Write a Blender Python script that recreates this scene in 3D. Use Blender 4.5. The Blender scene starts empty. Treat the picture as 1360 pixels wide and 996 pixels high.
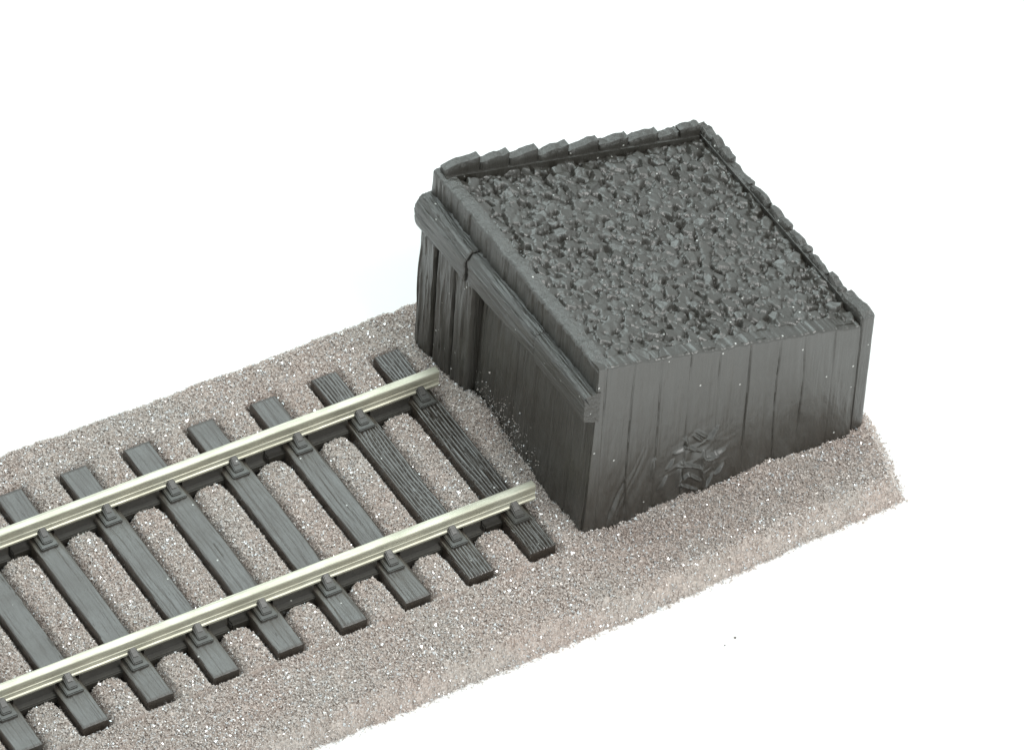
import bpy, bmesh, math
import numpy as np

rng = np.random.default_rng(7)
SC = bpy.context.scene
COL = SC.collection

# ------------------------------------------------------------------ camera
cam_d = bpy.data.cameras.new('camera')
cam = bpy.data.objects.new('camera', cam_d)
COL.objects.link(cam)
cam.location = (-29.7082151, -45.0410546, 53.7773644)
cam.rotation_euler = (0.79600637, -0.05617602, -0.53500045)
cam_d.sensor_fit = 'HORIZONTAL'
cam_d.sensor_width = 36.0
cam_d.lens = 276.28
cam_d.clip_start = 1.0
cam_d.clip_end = 1000.0
SC.camera = cam

# ------------------------------------------------------------------ world (white studio tent)
W = bpy.data.worlds.new('World')
SC.world = W
W.use_nodes = True
bg = W.node_tree.nodes['Background']
bg.inputs[0].default_value = (0.90, 0.985, 0.99, 1)
bg.inputs[1].default_value = 0.84

# ------------------------------------------------------------------ lamps (softboxes)
def area(name, loc, target, size, energy, colour=(1, 1, 1)):
    d = bpy.data.lights.new(name, 'AREA')
    d.shape = 'SQUARE'
    d.size = size
    d.energy = energy
    d.color = colour
    o = bpy.data.objects.new(name, d)
    COL.objects.link(o)
    o.location = loc
    v = np.array(target, float) - np.array(loc, float)
    from mathutils import Vector
    o.rotation_euler = Vector(v).to_track_quat('-Z', 'Y').to_euler()
    return o
area('overhead_softbox', (1, 9, 16), (0, 0, 0), 15.0, 1750, (0.85, 1.0, 1.0))
area('key_softbox', (4, -11, 17), (0, 0, 0), 8.0, 1900, (1.0, 0.985, 0.96))

SC.view_settings.view_transform = 'Standard'
SC.view_settings.look = 'None'
SC.view_settings.exposure = 0.0
SC.view_settings.gamma = 1.0
SC.view_settings.use_curve_mapping = False

# ------------------------------------------------------------------ helpers
def link(name, me, mats, parent=None):
    o = bpy.data.objects.new(name, me)
    COL.objects.link(o)
    for m in (mats if isinstance(mats, (list, tuple)) else [mats]):
        me.materials.append(m)
    if parent is not None:
        o.parent = parent
    return o

def tag(o, label=None, cat=None, kind=None, group=None):
    if label: o['label'] = label
    if cat: o['category'] = cat
    if kind: o['kind'] = kind
    if group: o['group'] = group
    return o

def empty(name, label, cat, loc=(0, 0, 0)):
    o = bpy.data.objects.new(name, None)
    o.empty_display_size = 0.2
    o.location = loc
    COL.objects.link(o)
    return tag(o, label, cat)

def np_mesh(name, verts, quads=None, tris=None, smooth=False, mat_idx=None):
    me = bpy.data.meshes.new(name)
    verts = np.asarray(verts, np.float32)
    loops, starts, tot = [], [], 0
    if quads is not None and len(quads):
        q = np.asarray(quads, np.int32)
        loops.append(q.ravel()); starts.append(np.arange(len(q), dtype=np.int32) * 4); tot = q.size
    if tris is not None and len(tris):
        t = np.asarray(tris, np.int32)
        loops.append(t.ravel()); starts.append(tot + np.arange(len(t), dtype=np.int32) * 3)
    loops = np.concatenate(loops); starts = np.concatenate(starts)
    me.vertices.add(len(verts)); me.vertices.foreach_set('co', verts.ravel())
    me.loops.add(len(loops)); me.loops.foreach_set('vertex_index', loops)
    me.polygons.add(len(starts)); me.polygons.foreach_set('loop_start', starts)
    me.polygons.foreach_set('use_smooth', np.full(len(starts), smooth))
    if mat_idx is not None:
        me.polygons.foreach_set('material_index', np.asarray(mat_idx, np.int32))
    me.update(calc_edges=True)
    me.validate()
    return me

def fix_normals(me, sharp=None):
    bm = bmesh.new(); bm.from_mesh(me)
    bmesh.ops.recalc_face_normals(bm, faces=bm.faces)
    bm.to_mesh(me); bm.free()
    if sharp is not None:
        for p in me.polygons: p.use_smooth = True
        me.set_sharp_from_angle(angle=math.radians(sharp))
    return me

def grid_quads(nu, nv, off=0, flip=False):
    i, j = np.meshgrid(np.arange(nu - 1), np.arange(nv - 1), indexing='ij')
    a = off + i * nv + j
    q = np.stack([a, a + nv, a + nv + 1, a + 1], -1).reshape(-1, 4)
    return q[:, ::-1] if flip else q

def slab_data(P, Q):
    """closed sheet between outer grid P and inner grid Q, both (nu,nv,3)"""
    nu, nv = P.shape[:2]
    n = nu * nv
    V = np.concatenate([P.reshape(-1, 3), Q.reshape(-1, 3)])
    idx = np.arange(n).reshape(nu, nv)
    rim = np.concatenate([idx[:, 0], idx[-1, 1:], idx[-2::-1, -1], idx[0, -2:0:-1]])
    nx = np.roll(rim, -1)
    side = np.stack([rim, nx, nx + n, rim + n], -1)
    F = np.concatenate([grid_quads(nu, nv), grid_quads(nu, nv, n, True), side])
    return V, F

class Bag:
    def __init__(s): s.v = []; s.f = []; s.n = 0
    def add(s, V, F):
        s.v.append(np.asarray(V, float)); s.f.append(np.asarray(F) + s.n); s.n += len(V)
    def mesh(s, name, sharp=40):
        return fix_normals(np_mesh(name, np.concatenate(s.v), np.concatenate(s.f)), sharp)

# ---- noise in numpy
def hash01(i, j, k=0):
    h = (i.astype(np.int64) * 374761393 + j.astype(np.int64) * 668265263 + k * 2147483647 + 12345) & 0xffffffff
    h = ((h ^ (h >> 13)) * 1274126177) & 0xffffffff
    h = ((h ^ (h >> 16)) * 2246822519) & 0xffffffff
    return ((h ^ (h >> 15)) & 0xffffff) / float(0xffffff)

def vnoise(x, y, seed=0):
    xi, yi = np.floor(x), np.floor(y)
    fx, fy = x - xi, y - yi
    fx = fx * fx * (3 - 2 * fx); fy = fy * fy * (3 - 2 * fy)
    a, b = hash01(xi, yi, seed), hash01(xi + 1, yi, seed)
    c, d = hash01(xi, yi + 1, seed), hash01(xi + 1, yi + 1, seed)
    return (a * (1 - fx) + b * fx) * (1 - fy) + (c * (1 - fx) + d * fx) * fy

def fbm(x, y, seed=0, octs=4):
    r, a, t = 0, 1.0, 0
    for o in range(octs):
        r = r + a * vnoise(x * 2 ** o, y * 2 ** o, seed + o * 17); t += a; a *= 0.5
    return r / t

def worley(x, y, seed=0):
    xi, yi = np.floor(x), np.floor(y)
    f1 = np.full(x.shape, 9.0); f2 = np.full(x.shape, 9.0); idv = np.zeros(x.shape)
    for di in (-1, 0, 1):
        for dj in (-1, 0, 1):
            ci, cj = xi + di, yi + dj
            px = ci + hash01(ci, cj, seed + 1); py = cj + hash01(ci, cj, seed + 2)
            d = np.hypot(px - x, py - y)
            h = hash01(ci, cj, seed + 3)
            near = d < f1
            f2 = np.where(near, f1, np.minimum(f2, d))
            idv = np.where(near, h, idv)
            f1 = np.where(near, d, f1)
    return f1, f2, idv

def sstep(a, b, x):
    t = np.clip((x - a) / (b - a), 0, 1)
    return t * t * (3 - 2 * t)

# ------------------------------------------------------------------ materials
class NT:
    def __init__(s, name):
        s.m = bpy.data.materials.new(name); s.m.use_nodes = True
        s.t = s.m.node_tree; s.b = s.t.nodes['Principled BSDF']
    def n(s, typ, **kw):
        x = s.t.nodes.new(typ)
        for k, v in kw.items():
            if hasattr(x, k) and k not in ('Scale',): setattr(x, k, v)
            else: x.inputs[k].default_value = v
        return x
    def l(s, a, b): s.t.links.new(a, b)
    def pos(s): return s.n('ShaderNodeNewGeometry').outputs['Position']
    def mapped(s, scale, rot=(0, 0, 0)):
        m = s.n('ShaderNodeMapping'); m.inputs['Scale'].default_value = scale
        m.inputs['Rotation'].default_value = rot
        s.l(s.pos(), m.inputs['Vector']); return m.outputs['Vector']
    def noise(s, vec, scale, detail=4, rough=0.6, dist=0.0):
        n = s.n('ShaderNodeTexNoise'); s.l(vec, n.inputs['Vector'])
        n.inputs['Scale'].default_value = scale; n.inputs['Detail'].default_value = detail
        n.inputs['Roughness'].default_value = rough; n.inputs['Distortion'].default_value = dist
        return n.outputs['Fac']
    def ramp(s, fac, pts):
        r = s.n('ShaderNodeValToRGB'); s.l(fac, r.inputs['Fac'])
        e = r.color_ramp.elements
        while len(e) < len(pts): e.new(0.5)
        for el, (p, c) in zip(e, pts):
            el.position = p; el.color = (*c, 1) if len(c) == 3 else c
        return r.outputs['Color']
    def math(s, op, a, b):
        m = s.n('ShaderNodeMath', operation=op)
        for k, v in ((0, a), (1, b)):
            if isinstance(v, (int, float)): m.inputs[k].default_value = v
            else: s.l(v, m.inputs[k])
        return m.outputs[0]
    def mix(s, fac, a, b):
        m = s.n('ShaderNodeMix', data_type='RGBA')
        for k, v in ((0, fac), (6, a), (7, b)):
            if isinstance(v, (int, float)): m.inputs[k].default_value = v
            elif isinstance(v, tuple): m.inputs[k].default_value = (*v, 1)
            else: s.l(v, m.inputs[k])
        return m.outputs[2]
    def bump(s, h, strength, dist, prev=None):
        b = s.n('ShaderNodeBump'); b.inputs['Strength'].default_value = strength
        b.inputs['Distance'].default_value = dist
        s.l(h, b.inputs['Height'])
        if prev is not None: s.l(prev, b.inputs['Normal'])
        return b.outputs['Normal']

def plastic(name, stretch, grain=0.5, rough=(0.30, 0.55), dist=0.02, film=0.0, dust=0.35,
            base=((0.023, 0.019, 0.013), (0.044, 0.040, 0.033))):
    s = NT(name)
    g1 = s.noise(s.mapped(stretch), 1.0, 5, 0.62, 0.35)
    g2 = s.noise(s.mapped(tuple(v * 2.6 for v in stretch)), 1.0, 3, 0.6)
    iso = s.noise(s.pos(), 2.2, 4, 0.6)
    fine = s.noise(s.pos(), 55, 2, 0.6)
    col = s.ramp(s.math('ADD', s.math('MULTIPLY', g1, 0.6), s.math('MULTIPLY', iso, 0.4)),
                 [(0.32, base[0]), (0.68, base[1])])
    # sparse pale dust specks
    v = s.n('ShaderNodeTexVoronoi'); s.l(s.pos(), v.inputs['Vector']); v.inputs['Scale'].default_value = 13
    sp = s.math('LESS_THAN', v.outputs['Distance'], 0.13)
    sepc = s.n('ShaderNodeSeparateColor'); s.l(v.outputs['Color'], sepc.inputs[0])
    sel = s.math('GREATER_THAN', sepc.outputs[0], 1 - 0.12 * dust)
    spk = s.math('MULTIPLY', sp, sel)
    col = s.mix(spk, col, (0.55, 0.55, 0.52))
    s.l(col, s.b.inputs['Base Color'])
    rr = s.n('ShaderNodeMapRange'); s.l(iso, rr.inputs['Value'])
    rr.inputs['From Min'].default_value = 0.3; rr.inputs['From Max'].default_value = 0.7
    rr.inputs['To Min'].default_value = rough[0]; rr.inputs['To Max'].default_value = rough[1]
    s.l(rr.outputs[0], s.b.inputs['Roughness'])
    s.b.inputs['IOR'].default_value = 2.0
    n = s.bump(g1, grain, dist)
    n = s.bump(g2, grain * 0.6, dist * 0.5, n)
    n = s.bump(fine, 0.25, 0.006, n)
    if film:
        w = s.noise(s.mapped((3.2, 3.2, 1.4), (0.2, 0.5, 0.3)), 1.6, 3, 0.55, 1.5)
        n = s.bump(w, film, 0.05, n)
    s.l(n, s.b.inputs['Normal'])
    return s.m

BROWN = ((0.030, 0.021, 0.014), (0.048, 0.038, 0.029))
M_sleeper = plastic('sleeper_plastic', (24, 1.6, 24), 0.55, (0.34, 0.5), 0.015, base=BROWN)
M_sleeper_rough = plastic('coarse_sleeper_plastic', (16, 1.3, 16), 0.5, (0.28, 0.42), 0.015, base=BROWN)
M_chair = plastic('chair_plastic', (8, 8, 8), 0.25, (0.38, 0.52), 0.01)
M_side = plastic('side_plastic', (20, 20, 1.3), 0.4, (0.34, 0.48), 0.014, film=0.16, dust=0.6)
M_wall = plastic('wall_plastic', (17, 17, 1.3), 0.8, (0.3, 0.5), 0.03, dust=0.9)
M_beam = plastic('beam_plastic', (18, 1.2, 18), 0.85, (0.34, 0.5), 0.03, dust=0.7)
M_fill = plastic('spoil_plastic', (16, 16, 16), 0.4, (0.34, 0.5), 0.014, film=0.12, dust=0.9)

def rail_metal():
    s = NT('nickel_silver')
    st = s.noise(s.mapped((1.2, 60, 60)), 1.0, 3, 0.6)
    sm = s.noise(s.mapped((2.5, 8, 8)), 1.0, 3, 0.6)
    s.l(s.ramp(sm, [(0.35, (0.58, 0.56, 0.45)), (0.65, (0.76, 0.74, 0.61))]), s.b.inputs['Base Color'])
    s.b.inputs['Metallic'].default_value = 0.6
    rr = s.n('ShaderNodeMapRange'); s.l(st, rr.inputs['Value'])
    rr.inputs['To Min'].default_value = 0.34; rr.inputs['To Max'].default_value = 0.56
    s.l(rr.outputs[0], s.b.inputs['Roughness'])
    s.l(s.bump(st, 0.45, 0.012), s.b.inputs['Normal'])
    return s.m
M_rail = rail_metal()

def foam(name, lo, mid, hi, rough, spec=0.5):
    s = NT(name)
    a = s.noise(s.pos(), 38, 2, 0.7)
    b = s.noise(s.pos(), 0.9, 4, 0.6)
    c1 = s.ramp(a, [(0.36, lo), (0.5, mid), (0.66, hi)])
    c2 = s.mix(s.ramp(b, [(0.4, (0, 0, 0)), (0.62, (1, 1, 1))]), (0.985, 0.88, 0.83), (0.98, 0.925, 0.885))
    m = s.n('ShaderNodeMix', data_type='RGBA', blend_type='MULTIPLY')
    m.inputs[0].default_value = 1.0
    s.l(c1, m.inputs[6]); s.l(c2, m.inputs[7])
    s.l(m.outputs[2], s.b.inputs['Base Color'])
    s.b.inputs['Roughness'].default_value = rough
    s.b.inputs['Specular IOR Level'].default_value = spec
    s.b.inputs['Subsurface Weight'].default_value = 0.3
    s.b.inputs['Subsurface Radius'].default_value = (1.0, 0.9, 0.8)
    s.b.inputs['Subsurface Scale'].default_value = 0.05
    return s.m
M_foam = foam('foam_body', (0.40, 0.37, 0.348), (0.53, 0.495, 0.468), (0.67, 0.635, 0.605), 0.5)
M_strut = foam('foam_struts', (0.48, 0.445, 0.42), (0.62, 0.585, 0.555), (0.78, 0.755, 0.73), 0.22, 0.8)

def glint():
    s = NT('foam_cell_film')
    s.b.inputs['Base Color'].default_value = (0.86, 0.87, 0.88, 1)
    s.b.inputs['Metallic'].default_value = 0.7
    s.b.inputs['Roughness'].default_value = 0.18
    return s.m
M_glint = glint()

def paper():
    s = NT('white_paper')
    n = s.noise(s.pos(), 0.6, 3, 0.5)
    s.l(s.ramp(n, [(0.3, (0.945, 0.93, 0.92)), (0.7, (0.955, 0.94, 0.93))]), s.b.inputs['Base Color'])
    s.b.inputs['Roughness'].default_value = 0.8
    s.b.inputs['Specular IOR Level'].default_value = 0.2
    return s.m
M_paper = paper()

# ------------------------------------------------------------------ setting
FLOOR = -0.33
b = 160.0
me = np_mesh('paper_backdrop', [(-b, -b, FLOOR), (b, -b, FLOOR), (b, b, FLOOR), (-b, b, FLOOR)], [(0, 1, 2, 3)])
tag(link('paper_backdrop', me, M_paper), kind='structure')

# ------------------------------------------------------------------ dimensions shared by track and foam
SP, SW = 0.697, 0.277          # sleeper spacing and width
YN, YF = -1.444, 1.592         # sleeper ends
RY = (-0.819, 0.963)           # rail centres
RX = (0.245, 0.210)            # rail ends at the buffer
NS = 10
XL = -7.0
YC = (YN + YF) / 2

# ------------------------------------------------------------------ foam ballast bed
def bed_height(x, y):
    """smooth top of the foam, without its grain"""
    wob = 0.025 * (fbm(x * 0.8, y * 0.8, 5, 3) - 0.5)
    z = -0.065 + wob + 0 * x
    k = np.round(-x / SP); k = np.clip(k, 0, 99)
    dx = np.abs(x + k * SP)
    inlen = sstep(YN - 0.08, YN - 0.01, y) * (1 - sstep(YF + 0.01, YF + 0.08, y))
    trackx = 1 - sstep(0.2, 0.45, x)
    prox = np.maximum(np.clip(1 - np.abs(y - RY[0] + 0.03) / 0.34, 0, 1), np.clip(1 - np.abs(y - RY[1] + 0.03) / 0.34, 0, 1))
    dx = dx - 0.10 * prox ** 2 * (x < 0.1)
    slot = (1 - sstep(SW / 2 + 0.00, SW / 2 + 0.075, dx)) * inlen * (x < 0.3)
    # bays swell a little between the sleepers and stop short of the rails
    bay = sstep(SW / 2 + 0.01, SW / 2 + 0.12, dx) * (y > YN - 0.1) * (y < YF + 0.1)
    z = z + 0.045 * bay * trackx
    for ry in RY:
        g = 1 - sstep(0.08, 0.165, np.abs(y - ry + 0.03))
        z = z - 0.13 * g * (1 - sstep(0.12, 0.3, x))
    z = z - 0.085 * slot
    # foam pushed up against the foot of the buffer stop
    z = z + 0.17 * np.exp(-((x - 0.40) / 0.13) ** 2 - ((y - 0.45) / 0.42) ** 2)
    z = z - 0.05 * np.exp(-((x - 0.40) / 0.2) ** 2 - ((y + 0.85) / 0.3) ** 2)
    z = z + 0.06 * np.exp(-((x - 2.5) / 0.35) ** 2 - ((y + 1.42) / 0.12) ** 2)
    z = z - 0.06 * np.exp(-((x - 0.95) / 0.35) ** 2 - ((y + 1.45) / 0.2) ** 2)
    return z

def bed_edge(x, y):
    """signed distance inside the outline of the bed (positive inside)"""
    w = 0.03 * (fbm(x * 2.2, y * 2.2, 31, 3) - 0.5) + 0.03 * (vnoise(x * 14, y * 14, 9) - 0.5)
    dn = y - (-2.425 + 0.05 * sstep(-3.5, 0.3, x) + 0.135 * sstep(0.3, 3.7, x))
    df = 2.24 - y
    xe = np.where(y < -1.25, 3.66 + 0.27 * (y + 2.2), 3.9165 - 0.22 * (y + 1.25))
    dr = (xe - x) * 0.93
    d = np.minimum(np.minimum(dn, df), dr)
    # small round corner at the right end of the near edge
    return d + w

def build_foam():
    step = 0.0135
    xs = np.arange(XL, 4.3, step); ys = np.arange(-2.55, 2.42, step)
    X, Y = np.meshgrid(xs, ys, indexing='ij')
    X = X + rng.uniform(-.3, .3, X.shape) * step; Y = Y + rng.uniform(-.3, .3, Y.shape) * step
    d = bed_edge(X, Y)
    z = bed_height(X, Y)
    f1, f2, idv = worley(X / 0.045, Y / 0.045, 3)
    grain = 0.030 * (1 - sstep(0.0, 0.45, f2 - f1)) - 0.018 + 0.03 * (idv - 0.5) + rng.normal(0, 0.005, X.shape)
    shoulder = sstep(-0.01, 0.16, d)
    zz = FLOOR - 0.02 + (z - FLOOR + 0.02) * (0.06 + 0.94 * shoulder ** 0.8) + grain * np.clip(shoulder * 1.5, 0.3, 1)
    nu, nv = X.shape
    V = np.stack([X, Y, zz], -1).reshape(-1, 3)
    q = grid_quads(nu, nv)
    keep = (d.reshape(-1)[q] > -0.012).all(1)
    q = q[keep]
    # fine struts and flakes of the open foam standing out of the surface
    n = 380000
    px = rng.uniform(-6.3, 4.2, n); py = rng.uniform(-2.5, 2.35, n)
    dd = bed_edge(px, py)
    ok = (dd > -0.015 - 0.05 * rng.random(n) ** 3) & ~((px > 0.62) & (px < 3.5) & (py > -1.25) & (py < 1.6))
    kk = np.round(-px / SP)
    onsl = (np.abs(px + kk * SP) < SW / 2 - 0.01) & (py > YN + .02) & (py < YF - .02) & (px < 0.2)
    ok &= ~onsl
    px, py, dd = px[ok], py[ok], dd[ok]
    sh = sstep(-0.01, 0.16, dd)
    pz = FLOOR - 0.02 + (bed_height(px, py) - FLOOR + 0.02) * (0.06 + 0.94 * sh ** 0.8)
    pz = pz + rng.uniform(-0.012, 0.022, len(px))
    # a few flakes stuck to the foot of the front wall
    k = 520
    sy = rng.normal(0.22, 0.36, k); szz = -0.05 + np.abs(rng.normal(0, 0.20, k)); okk = (sy > -1.2) & (sy < 0.66)
    px = np.concatenate([px, np.full(okk.sum(), 0.465) + rng.uniform(-.012, .01, okk.sum())]); py = np.concatenate([py, sy[okk]]); pz = np.concatenate([pz, szz[okk]])
    n = len(px)
    size = rng.uniform(0.0045, 0.0095, n) * rng.choice([1, 1, 1, 1.5], n)
    size[-okk.sum():] *= 0.6
    T = np.array([(1, 1, 1), (1, -1, -1), (-1, 1, -1), (-1, -1, 1)], float)
    A = rng.normal(size=(n, 3, 3))
    Qm, _ = np.linalg.qr(A)
    sc = np.stack([rng.uniform(0.35, 1.0, n), rng.uniform(0.35, 1.0, n), rng.uniform(0.7, 1.35, n)], -1) * size[:, None]
    loc = T[None] * sc[:, None, :]
    pts = np.einsum('nij,nkj->nki', Qm, loc) + np.stack([px, py, pz], -1)[:, None]
    TF = np.array([(0, 2, 1), (0, 1, 3), (0, 3, 2), (1, 2, 3)])
    tf = (TF[None] + (np.arange(n) * 4)[:, None, None]).reshape(-1, 3) + len(V)
    V = np.concatenate([V, pts.reshape(-1, 3)])
    mi = np.concatenate([np.zeros(len(q)), 1 + np.repeat(rng.random(n) < 0.17, 4)])
    used = np.zeros(len(V), bool); used[q.ravel()] = True; used[tf.ravel()] = True
    remap = np.cumsum(used) - 1
    return np_mesh('foam_ballast_bed', V[used], remap[q], remap[tf], False, mi)

foam_o = link('foam_ballast_bed', build_foam(), [M_foam, M_strut, M_glint])
tag(foam_o, 'sparkling grey brown foam ballast strip lying under the track and buffer stop', 'ballast bed')

# crumbs of foam on the paper
def crumb(loc, r, label):
    bm = bmesh.new()
    bmesh.ops.create_icosphere(bm, subdivisions=2, radius=r)
    for v in bm.verts:
        v.co *= 1 + rng.uniform(-.35, .3)
        v.co.z *= 0.7
    me = bpy.data.meshes.new('foam_crumb'); bm.to_mesh(me); bm.free()
    o = link('foam_crumb', me, M_crumb); o.location = loc
    tag(o, label, 'crumb')
M_crumb = foam('crumb_foam', (0.05, 0.045, 0.04), (0.12, 0.11, 0.10), (0.25, 0.23, 0.2), 0.5)

# ------------------------------------------------------------------ track
track = empty('model_track', 'straight model railway track with pale metal rails on dark sleepers, running into the buffer stop', 'railway track', (0, YC, 0))

def local(o, parent):
    o.parent = parent
    return o

def shift(me, p):
    me.transform(__import__('mathutils').Matrix.Translation((-p[0], -p[1], -p[2])))
    return me

def rail_mesh(yc, x1):
    # half profile (y offset, z), flat-bottomed rail with head, web line and foot
    half = [(0.050, 0.046), (0.054, 0.050), (0.054, 0.070), (0.042, 0.080), (0.040, 0.088), (0.039, 0.118),
            (0.041, 0.120), (0.041, 0.126), (0.037, 0.130), (0.036, 0.176), (0.039, 0.182), (0.043, 0.188),
            (0.0445, 0.217), (0.040, 0.226), (0.032, 0.230)]
    prof = half + [(-y, z) for y, z in half[::-1]]
    p = np.array(prof); n = len(p)
    xs = np.concatenate([np.linspace(XL, x1 - 0.01, 60), [x1]])
    V = []
    for i, x in enumerate(xs):
        k = 0.985 if i == len(xs) - 1 else 1.0
        V.append(np.stack([np.full(n, x), yc + p[:, 0] * k, 0.14 + (p[:, 1] - 0.14) * k], -1))
    V = np.concatenate(V)
    F = []
    for i in range(len(xs) - 1):
        a = i * n
        for j in range(n):
            F.append((a + j, a + (j + 1) % n, a + n + (j + 1) % n, a + n + j))
    bm = bmesh.new()
    vs = [bm.verts.new(v) for v in V]
    for f in F: bm.faces.new([vs[k] for k in f])
    bm.faces.new(vs[:n][::-1]); bm.faces.new(vs[-n:])
    bmesh.ops.recalc_face_normals(bm, faces=bm.faces)
    me = bpy.data.meshes.new('rail'); bm.to_mesh(me); bm.free()
    for q in me.polygons: q.use_smooth = True
    me.set_sharp_from_angle(angle=math.radians(28))
    return me

O = (0, YC, 0)
link('rail', shift(rail_mesh(RY[0], RX[0]), O), M_rail, track)
link('rail', shift(rail_mesh(RY[1], RX[1]), O), M_rail, track)

def sleeper_mesh(xc, k):
    rough = k <= 1
    nu, nv = (72, 260) if rough else (30, 150)
    jx = rng.uniform(-0.006, 0.006); 
    u = np.linspace(-1, 1, nu); v = np.linspace(YN + rng.uniform(-.012, .012), YF + rng.uniform(-.012, .012), nv)
    # concentrate rows on the edges for a small bevel
    u = np.sign(u) * (np.abs(u) ** 0.85)
    U, Vv = np.meshgrid(u, v, indexing='ij')
    X = xc + U * SW / 2
    edge = 1 - np.minimum((1 - np.abs(U)) * SW / 2, np.minimum(Vv - v[0], v[-1] - Vv)) / 0.016
    edge = np.clip(edge, 0, 1)
    amp = (0.022, 0.014)[k] if rough else 0.007
    wv = 0.35 * (fbm(X * 4 + k * 9, Vv * 1.1, 60 + k, 2) - 0.5)
    g = np.abs(fbm((X + wv * 0.25) * 26 + k * 31, Vv * 0.9, 40 + k, 3) - 0.5) * 2
    g2 = fbm(X * 50, Vv * 2.0, 80 + k, 2) - 0.5
    fade = 0.5 + 0.5 * sstep(0.3, 0.7, fbm(X * 2, Vv * 0.9, 33 + k, 2)) if rough else 1.0
    if rough:
        wp = X * 29 + 2.6 * (fbm(X * 2.5 + k * 5, Vv * 0.9, 44 + k, 2) - 0.5) + 0.9 * fbm(X * 7, Vv * 2.6, 45 + k, 2)
        g = np.abs(np.sin(np.pi * wp)) ** 0.7 * (0.45 + 0.8 * fbm(X * 12, Vv * 1.2, 46 + k, 2)) / 1.5
    h = amp * fade * (np.clip(g * 1.8, 0, 1) - 0.9) + amp * 0.4 * g2
    Z = h - 0.010 * edge ** 2
    side = np.where(np.abs(U) > 0.999, 0.004 * (vnoise(Vv * 9, Vv * 0, k) - .5), 0)
    P = np.stack([X + side, Vv, Z], -1)
    Q = np.stack([X * 1.0 + 0 * Z, Vv, np.full_like(X, -0.17)], -1)
    V, F = slab_data(P, Q)
    return fix_normals(np_mesh('sleeper', V, F), 48)

def wedge(bm, x0, x1, y0, y1, z0, zy0, zy1, inset=0.0, bev=0.008):
    """box with a sloping top: height zy0 at y0, zy1 at y1; the top is inset"""
    lo = [(x0, y0, z0), (x1, y0, z0), (x1, y1, z0), (x0, y1, z0)]
    s = 1 if y1 > y0 else -1
    hi = [(x0 + inset, y0 + inset * s * 0.8, zy0), (x1 - inset, y0 + inset * s * 0.8, zy0), (x1 - inset, y1, zy1), (x0 + inset, y1, zy1)]
    vs = [bm.verts.new(p) for p in lo + hi]
    fs = [(0, 3, 2, 1), (4, 5, 6, 7), (0, 1, 5, 4), (1, 2, 6, 5), (2, 3, 7, 6), (3, 0, 4, 7)]
    faces = [bm.faces.new([vs[i] for i in f]) for f in fs]
    bmesh.ops.recalc_face_normals(bm, faces=faces)
    eds = list({e for f in faces for e in f.edges})
    bmesh.ops.bevel(bm, geom=eds, offset=bev, segments=2, affect='EDGES', clamp_overlap=True)

def chair_mesh():
    bm = bmesh.new()
    for s in (-1, 1):
        wedge(bm, -0.094, 0.094, s * 0.225, s * 0.02, -0.012, 0.026, 0.042, 0.006)        # base plate
        wedge(bm, -0.056, 0.056, s * 0.180, s * 0.022, 0.015, 0.050, 0.100, 0.008)         # jaw
        wedge(bm, -0.036, 0.036, s * 0.130, s * 0.024, 0.045, 0.074, 0.128, 0.004)         # key against the web
    me = bpy.data.meshes.new('rail_chair'); bm.to_mesh(me); bm.free()
    for q in me.polygons: q.use_smooth = True
    me.set_sharp_from_angle(angle=math.radians(35))
    return me
CH = chair_mesh()
CH.materials.append(M_chair)

for k in range(NS):
    xc = -k * SP
    me = shift(sleeper_mesh(xc, k), (xc, YC, 0))
    s = link('sleeper', me, M_sleeper_rough if k <= 1 else M_sleeper, track)
    s.location = (xc, 0, 0)
    if k == 0: s['label'] = 'end sleeper with deep wavy wood grain next to the buffer stop'
    if k == 1: s['label'] = 'sleeper with strong wood grain second from the buffer stop'
    for ry in RY:
        c = bpy.data.objects.new('rail_chair', CH); COL.objects.link(c)
        c.parent = s; c.location = (rng.uniform(-.008, .008), ry - YC, 0)

def strip_mesh(x0, x1, yc):
    bm = bmesh.new()
    for (a, b_, z0, z1) in ((-0.125, 0.125, -0.15, -0.045), (-0.06, 0.06, -0.06, 0.046)):
        r = bmesh.ops.create_cube(bm, size=1)
        for v in r['verts']:
            v.co = ((x0 + x1) / 2 + v.co.x * (x1 - x0), yc + (a + b_) / 2 + v.co.y * (b_ - a), (z0 + z1) / 2 + v.co.z * (z1 - z0))
        if z1 > 0:
            continue
        bmesh.ops.bevel(bm, geom=list({e for v in r['verts'] for e in v.link_edges}), offset=0.012, segments=2, affect='EDGES')
    me = bpy.data.meshes.new('web_strip'); bm.to_mesh(me); bm.free(); return me

for r, ry in enumerate(RY):
    for k in range(NS - 1):
        xa, xb = -(k + 1) * SP + SW / 2 - 0.012, -k * SP - SW / 2 + 0.012
        if k % 4 == (0, 2)[r]:
            link('web_strip', shift(strip_mesh(xa, xa + 0.2, ry), O), M_chair, track)
            link('web_strip', shift(strip_mesh(xa + 0.24, xb, ry + 0.04), O), M_chair, track)
        else:
            link('web_strip', shift(strip_mesh(xa, xb, ry), O), M_chair, track)

# ------------------------------------------------------------------ buffer stop
BX, BY = 2.0, 0.19
stop = empty('buffer_stop', 'dark grey plank built buffer stop filled with lumpy spoil, at the end of the track', 'buffer stop', (BX, BY, FLOOR))
OB = (BX, BY, FLOOR)
Y0, Y1 = -1.352, 1.735     # outer faces of the two side walls
X0, X1 = 0.510, 3.640      # front face and outer back face
ZB = -0.30
def ztop(x): return 2.075 - 0.2365 * (x - 0.60)

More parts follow.
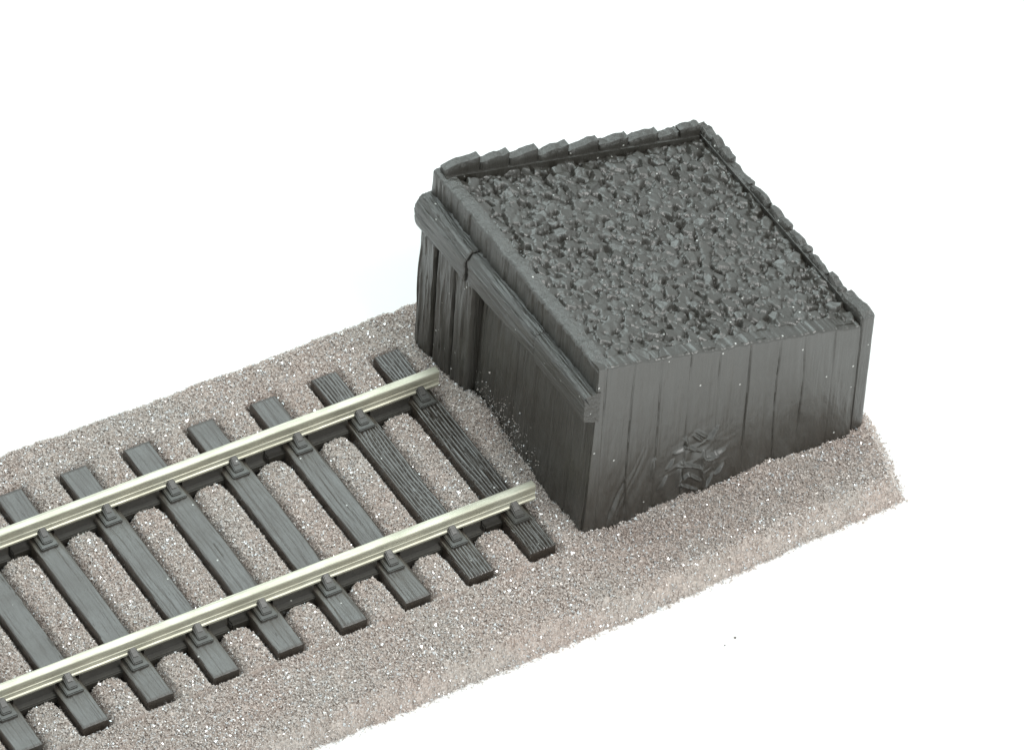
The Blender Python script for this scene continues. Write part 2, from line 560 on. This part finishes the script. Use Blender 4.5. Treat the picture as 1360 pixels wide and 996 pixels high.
# near side wall: one moulding with shallow plank joints, film creases and a lumpy foot
def near_wall():
    nu, nv = 520, 260
    u = np.linspace(0, 1, nu); v = np.linspace(0, 1, nv)
    U, Vv = np.meshgrid(u, v, indexing='ij')
    X = X0 + 0.012 + U * (3.495 - X0 - 0.012)
    X = X - 0.045 * np.clip(1 - Vv / 0.7, 0, 1) * (1 - U)
    zt = ztop(X) + 0.045 * (fbm(X * 11, X * 0, 3, 3) - 0.5)
    Z = ZB + (zt - ZB) * Vv
    d = np.zeros_like(X)
    edges = np.array([0.62, 0.93, 1.24, 1.56, 1.90, 2.23, 2.58, 2.87, 3.22])
    for i, e in enumerate(edges):
        xx = X - e + 0.03 * (vnoise(Z * 2, Z * 0 + i, 12) - 0.5)
        gap = 0.016 * (-0.15 + 1.5 * fbm(Z * 1.7 + i * 5, Z * 0 + i, 14, 2))
        d -= gap * np.exp(-(xx / 0.0085) ** 2)
        d += 0.006 * (hash01(np.full_like(X, i), np.zeros_like(X), 5) - 0.5) * 2 * sstep(-0.01, 0.01, xx)
    d += 0.012 * (fbm(X * 14, Z * 0.9, 21, 3) - 0.5)
    low = np.exp(-(Z - ZB - 0.15) / 0.38)
    d += 0.11 * low * (fbm(X * 5.5 + 0.9 * Z, Z * 1.8, 22, 4) - 0.45)
    # crumpled patch low in the middle of the wall
    px, pz = (X - 1.72) / 0.30, (Z - 0.33) / 0.34
    m = np.exp(-(px ** 2 + pz ** 2))
    cr = np.abs(fbm(X * 2.6 + 1.0 * Z, Z * 6 - 1.8 * X, 23, 3) - 0.5) * 2
    d += m * (0.05 * (1 - cr) - 0.02)
    # raised branching flow mark
    segs = [(420, 470, 540, 410), (540, 320, 560, 400), (560, 405, 700, 440), (490, 575, 690, 622), (450, 612, 560, 608), (740, 500, 860, 470),
            (860, 470, 970, 430), (740, 535, 900, 492), (735, 440, 705, 640), (780, 310, 830, 270), (830, 270, 890, 185), (660, 235, 760, 290),
            (630, 275, 710, 330), (470, 830, 660, 872), (740, 825, 830, 690), (860, 690, 950, 590), (560, 700, 690, 760), (480, 790, 560, 700),
            (700, 640, 740, 820), (340, 650, 400, 560), (250, 890, 330, 740), (160, 780, 200, 560), (430, 870, 480, 650)]
    def onwall(a, c):
        pu, pv = 840 + a / 8.3, 540 + c / 8.3
        zz = -0.122 + (662 - 0.379 * (pu - 900) - pv) / 97.0
        return 1.571 + (pu - 900) / 118.0 - 0.06 * zz, zz
    for q, (a, c, e, g) in enumerate(segs):
        (xa, za), (xb, zb) = onwall(a, c), onwall(e, g)
        t = np.clip(((X - xa) * (xb - xa) + (Z - za) * (zb - za)) / ((xb - xa) ** 2 + (zb - za) ** 2), 0, 1)
        ds = np.hypot(X - xa - t * (xb - xa), Z - za - t * (zb - za))
        d += 0.034 * np.exp(-(ds / 0.016) ** 2) * (0.6 + 0.4 * np.sin(3.14 * t))
    # creases that run down to the right near the front foot
    m2 = np.exp(-((X - 0.95) / 0.4) ** 2 - ((Z - 0.15) / 0.45) ** 2)
    d += 0.05 * m2 * (np.abs(fbm((X - 0.35 * Z) * 9, Z * 0.8, 24, 2) - 0.5) * 2 - 0.3)
    d += 0.035 * (1 - Vv)
    Yo = Y0 - 0.009 * (X - X0) - d
    r = np.clip((zt - Z) / 0.035, 0, 1); Yo = Yo + 0.035 * (1 - np.sqrt(1 - (1 - r) ** 2))
    P = np.stack([X, Yo, Z], -1)
    Q = np.stack([X, np.full_like(X, Y0 + 0.15), Z - 0.02 * Vv], -1)
    V, F = slab_data(P, Q)
    return fix_normals(np_mesh('side_wall', V, F), 60)
link('side_wall', shift(near_wall(), OB), M_side, stop)

def plank_into(bag, x0, x1, y0, y1, z0, za, zb, axis, seed, amp=0.012, chip=0.03, bev=0.022):
    """one upright board; its broad face follows `axis` ('x' or 'y'), top runs from za to zb"""
    nu, nv = 20, 44
    u = np.linspace(0, 1, nu); v = np.linspace(0, 1, nv) ** 0.7
    U, Vv = np.meshgrid(u, v, indexing='ij')
    top = za + (zb - za) * U + chip * (vnoise(U * 5 + seed * 3.1, U * 0 + seed, 4) - 0.5)
    Z = z0 + (top - z0) * Vv
    a0, a1 = (x0, x1) if axis == 'x' else (y0, y1)
    t0, t1 = (y0, y1) if axis == 'x' else (x0, x1)
    A = a0 + (a1 - a0) * U
    ed = np.minimum(np.minimum(U, 1 - U) * abs(a1 - a0), (top - Z))
    r = np.clip(ed / bev, 0, 1); inn = bev * (1 - np.sqrt(np.clip(1 - (1 - r) ** 2, 0, 1)))
    g = amp * (np.abs(fbm(A * 22 + seed * 7, Z * 1.2, 50 + seed, 3) - 0.5) * 2 - 0.5)
    s = np.sign(t1 - t0)
    outer = t0 + s * (inn - g); inner = t1 - s * (inn * 0.8)
    if axis == 'x':
        P = np.stack([A, outer, Z], -1); Q = np.stack([A, inner, Z - 0], -1)
    else:
        P = np.stack([outer, A, Z], -1); Q = np.stack([inner, A, Z - 0], -1)
    bag.add(*slab_data(P, Q))

# far side wall: boards whose heads step down towards the back
bag = Bag()
xs = [0.56, 0.965, 1.30, 1.63, 1.985, 2.335, 2.68, 3.03, 3.275, 3.53]
zs = [2.19, 2.10, 2.01, 1.915, 1.83, 1.74, 1.648, 1.56, 1.545]
for i in range(9):
    t = rng.uniform(-.012, .008)
    plank_into(bag, xs[i] + 0.004, xs[i + 1] - 0.004, Y1 + rng.uniform(-.012, .008), Y1 - 0.135, ZB, zs[i] - t, zs[i] + t, 'x', i)
bag.add(*slab_data(*[np.stack(np.meshgrid(np.linspace(0.56, 3.5, 40), np.linspace(0, 1, 3), indexing='ij'), -1)[..., [0, 0, 1]] * np.array([1, 0, 0]) +
    np.stack([np.zeros((40, 3)), np.full((40, 3), yy), ZB + (ztop(np.linspace(0.56, 3.5, 40))[:, None] + 0.03 - ZB) * np.linspace(0, 1, 3)[None]], -1) for yy in (Y1 - 0.05, Y1 - 0.16)]))
link('side_wall', shift(bag.mesh('side_wall'), OB), M_wall, stop)['label'] = 'far side wall with stepped board ends'

# back wall: boards in a row with nicked heads
bag = Bag()
ys = [Y0 - 0.05, -0.985, -0.70, -0.35, 0.01, 0.37, 0.73, 1.10, 1.445, Y1 - 0.02]
for i in range(9):
    z = 1.455 + rng.uniform(-.025, .025); t = rng.uniform(-.02, .03)
    if i == 0: z, t = 1.465, -0.012
    if i in (1, 2): z = 1.452
    if i == 8: z = 1.465
    plank_into(bag, X1 + (rng.uniform(-.03, .022) if i else 0.03), X1 - (0.135 if i == 0 else 0.112), ys[i] + 0.012 * (i > 0), ys[i + 1] - 0.012, ZB, z - t, z + t, 'y', 20 + i, chip=0.05, bev=0.03)
k40 = np.linspace(Y0 + 0.02, Y1 - 0.02, 40)
bag.add(*slab_data(*[np.stack(np.broadcast_arrays(np.float64(xx), k40[:, None], ZB + (1.425 - ZB) * np.linspace(0, 1, 3)[None]), -1) for xx in (X1 - 0.045, X1 - 0.125)]))
link('back_wall', shift(bag.mesh('back_wall'), OB), M_wall, stop)

# front wall: thick upright with a worn, wavy head
def front_wall():
    nu, nv = 260, 170
    u = np.linspace(Y0 + 0.004, Y1, nu); v = np.linspace(0, 1, nv)
    Yg, Vv = np.meshgrid(u, v, indexing='ij')
    zt = 2.095 + 0.010 * (Yg - 0.2) + 0.045 * (fbm(Yg * 4.5, Yg * 0, 71, 4) - 0.5)
    Z = ZB + (zt - ZB) * Vv
    x = np.full_like(Yg, X0) - 0.05 * np.clip(1 - Vv / 0.7, 0, 1)
    # boards of the lower panel, film and lumps
    for i, e in enumerate(np.arange(Y0 + 0.33, Y1, 0.345)):
        yy = Yg - e + 0.02 * (vnoise(Z * 2.2, Z * 0 + i, 3) - .5)
        x = x + 0.014 * np.exp(-(yy / 0.013) ** 2) * (0.4 + fbm(Z * 2 + i * 3, Z * 0, 8, 2))
    x = x - 0.02 * (np.abs(fbm(Yg * 15, Z * 1.0, 72, 3) - 0.5) * 2 - 0.5)
    up = sstep(1.72, 1.80, Z)
    x = x - 0.035 * up * (fbm(Yg * 6, Z * 3, 73, 3) - 0.5)
    low = np.exp(-np.clip(Z + 0.05, 0, 9) / 0.35)
    x = x - 0.06 * low * (fbm(Yg * 8, Z * 6, 74, 4) - 0.42)
    r = np.clip((zt - Z) / 0.03, 0, 1); x = x + 0.03 * (1 - np.sqrt(1 - (1 - r) ** 2))
    P = np.stack([x, Yg, Z], -1)
    back = 0.665 + 0.02 * (fbm(Yg * 6, Yg * 0, 75, 3) - 0.5)
    Q = np.stack([np.maximum(back, x + 0.02), Yg, Z - 0.012 * Vv], -1)
    V, F = slab_data(P, Q)
    return fix_normals(np_mesh('front_wall', V, F), 50)
link('front_wall', shift(front_wall(), OB), M_wall, stop)

# buffer beam across the front, in three lengths
def beam_piece(bag, ya, yb, prof_a, prof_b, seed, round_a=False, round_b=False, rr=0.028, rough=0.016, shrink=0.06):
    n = 60
    ts = np.linspace(0, 1, n)
    k = 14
    rows = []
    for t in ts:
        pr = np.array(prof_a) * (1 - t) + np.array(prof_b) * t      # corner list (x,z)
        c = []
        m = len(pr)
        for i in range(m):
            a, b_, d = pr[i - 1], pr[i], pr[(i + 1) % m]
            for w in (0.07, 0.5, 0.93) if False else (0,):
                pass
            ea = (a - b_) / np.linalg.norm(a - b_); ec = (d - b_) / np.linalg.norm(d - b_)
            c += [b_ + ea * rr, b_ + (ea + ec) * rr * 0.30, b_ + ec * rr]
            L = np.linalg.norm(d - b_)
            c += [b_ + ec * L * f for f in np.linspace(0.14, 0.86, 13)]
        c = np.array(c)
        cen = pr.mean(0)
        e = 1.0
        dist_a, dist_b = t * abs(yb - ya), (1 - t) * abs(yb - ya)
        for dist, rd in ((dist_a, round_a), (dist_b, round_b)):
            R = 0.11 if rd else 0.02
            if dist < R: e = min(e, 1 - (0.30 if rd else shrink) * (1 - math.sqrt(max(0, 1 - (1 - dist / R) ** 2))))
        c = cen + (c - cen) * e
        y = ya + (yb - ya) * t
        s = np.concatenate([[0], np.cumsum(np.linalg.norm(np.diff(c, axis=0), axis=1))]) * 30
        g = rough * (np.abs(fbm(s + 1.5 * vnoise(s * 0.2, np.full(len(c), y * 1.6), 5) + seed * 13, np.full(len(c), y * 0.9), 90 + seed, 3) - 0.5) * 4 - 1)
        # grain runs along the beam
        dirs = (c - cen) / np.linalg.norm(c - cen, axis=1)[:, None]
        c = c + dirs * g[:, None] * e
        rows.append(np.stack([c[:, 0], np.full(len(c), y), c[:, 1]], -1))
    R_ = np.array(rows)
    nr, nc = R_.shape[:2]
    V = R_.reshape(-1, 3)
    F = []
    for i in range(nr - 1):
        for j in range(nc):
            F.append((i * nc + j, i * nc + (j + 1) % nc, (i + 1) * nc + (j + 1) % nc, (i + 1) * nc + j))
    # end caps as fans of quads towards the centre
    V = np.concatenate([V, [R_[0].mean(0), R_[-1].mean(0)]])
    cap = []
    for e_, base in ((len(V) - 2, 0), (len(V) - 1, (nr - 1) * nc)):
        for j in range(0, nc, 2):
            cap.append((base + j, base + (j + 1) % nc, base + (j + 2) % nc, e_))
    bag.add(V, np.array(F + cap))

bag = Bag()
B1 = [(0.325, 1.475), (0.315, 1.70), (0.40, 1.835), (0.56, 1.835), (0.56, 1.40)]
B2 = [(0.365, 1.41), (0.352, 1.70), (0.41, 1.80), (0.56, 1.80), (0.56, 1.36)]
beam_piece(bag, 1.785, 0.845, B1, B2, 1, round_a=True)
B3 = [(0.385, 1.42), (0.372, 1.71), (0.43, 1.80), (0.56, 1.80), (0.56, 1.38)]
B4 = [(0.392, 1.46), (0.378, 1.735), (0.425, 1.80), (0.56, 1.80), (0.56, 1.42)]
beam_piece(bag, 0.832, -0.42, B3, B4, 2)
B5 = [(0.392, 1.45), (0.380, 1.735), (0.408, 1.79), (0.56, 1.79), (0.56, 1.42)]
B6 = [(0.382, 1.46), (0.374, 1.765), (0.386, 1.79), (0.56, 1.79), (0.56, 1.38)]
beam_piece(bag, -0.424, Y0 - 0.014, B5, B6, 3, rr=0.012, rough=0.008, shrink=0.012)
link('buffer_beam', shift(bag.mesh('buffer_beam', 55), OB), M_beam, stop)

# three stout boards standing in front of the wall on the far side
bag = Bag()
for i, (ya, yb, xf, zb_) in enumerate(((1.372, 1.665, 0.345, -0.17), (1.043, 1.358, 0.365, -0.3), (0.70, 1.029, 0.375, -0.3))):
    plank_into(bag, xf, 0.60, ya, yb, zb_, 1.48, 1.48, 'y', 40 + i, amp=0.04, chip=0.0, bev=0.034)
link('front_boards', shift(bag.mesh('front_boards', 55), OB), M_wall, stop)

# spoil filling: angular lumps with pits between them
def fill():
    step = 0.0105
    xs = np.arange(0.645, 3.56, step); ys = np.arange(Y0 + 0.012, Y1 - 0.125, step)
    X, Y = np.meshgrid(xs, ys, indexing='ij')
    X0g, Y0g = X, Y
    X = X0g + 0.045 * (fbm(X0g * 9, Y0g * 9, 61, 3) - 0.5); Y = Y0g + 0.045 * (fbm(X0g * 9 + 40, Y0g * 9, 62, 3) - 0.5)
    def lumps(cell, seed, tilt, drop):
        xi, yi = np.floor(X / cell), np.floor(Y / cell)
        best = np.full(X.shape, -9.0)
        for di in (-2, -1, 0, 1, 2):
            for dj in (-2, -1, 0, 1, 2):
                ci, cj = xi + di, yi + dj
                px = (ci + hash01(ci, cj, seed)) * cell; py = (cj + hash01(ci, cj, seed + 1)) * cell
                h = hash01(ci, cj, seed + 2)
                ta = hash01(ci, cj, seed + 3) * 6.283; tm = tilt * hash01(ci, cj, seed + 4)
                dx, dy = X - px, Y - py
                dist = np.full(X.shape, -9.0)
                for q in range(5):
                    an = (q + 0.75 * hash01(ci, cj, seed + 5 + q)) * 1.2566
                    dist = np.maximum(dist, (dx * np.cos(an) + dy * np.sin(an)) / (0.65 + 0.7 * hash01(ci, cj, seed + 11 + q)))
                rad = cell * (0.26 + 0.20 * h)
                z = drop * h + tm * (dx * np.cos(ta) + dy * np.sin(ta)) - np.maximum(0, dist - rad) * 2.6
                best = np.maximum(best, z)
        return best
    a = lumps(0.114, 200, 0.42, 0.045)
    b_ = lumps(0.064, 300, 0.42, 0.036)
    X, Y = X0g, Y0g
    big = fbm(X * 1.3, Y * 1.3, 7, 3) - 0.5
    mask = sstep(0.35, 0.65, fbm(X * 2.1, Y * 2.1, 8, 3))
    h = np.maximum(a, b_ - 0.012) * (0.88 + 0.27 * mask)
    h = np.maximum(h, -0.066)
    for _ in range(1):
        hp = np.pad(h, 1, mode='edge'); h = (12 * h + hp[:-2, 1:-1] + hp[2:, 1:-1] + hp[1:-1, :-2] + hp[1:-1, 2:]) / 16
    h = h + 0.006 * (fbm(X * 30, Y * 30, 9, 2) - 0.5)
    # shiny crinkled film here and there
    film = sstep(0.5, 0.75, fbm(X * 1.7 + 9, Y * 1.7, 10, 3))
    h = h + 0.016 * film * (np.abs(fbm(X * 7 + 2 * Y, Y * 5 - 2 * X, 11, 3) - 0.5) * 2 - 0.3)
    base = ztop(X) - 0.045 + 0.05 * big
    far = sstep(Y1 - 0.45, Y1 - 0.13, Y); base = base - 0.005 * far
    bk = sstep(3.3, 3.53, X); base = base + 0.005 * bk
    nr = 1 - sstep(Y0 + 0.0, Y0 + 0.05, Y)
    h = h * (1 - 0.2 * nr); base = base + 0.022 * nr
    Z = base + h
    P = np.stack([X, Y, Z], -1)
    Q = np.stack([X, Y, np.full_like(X, 0.4)], -1)
    V, F = slab_data(P, Q)
    me = np_mesh('spoil_fill', V, F, None, True)
    return fix_normals(me, 50)
link('spoil_fill', shift(fill(), OB), M_fill, stop)

crumb((1.20, -3.04, FLOOR + 0.007), 0.012, 'tiny dark foam crumb on the white paper, the larger and upper of two specks')
crumb((1.06, -3.08, FLOOR + 0.004), 0.007, 'tiny pale foam crumb on the white paper, the smaller and lower of two specks')
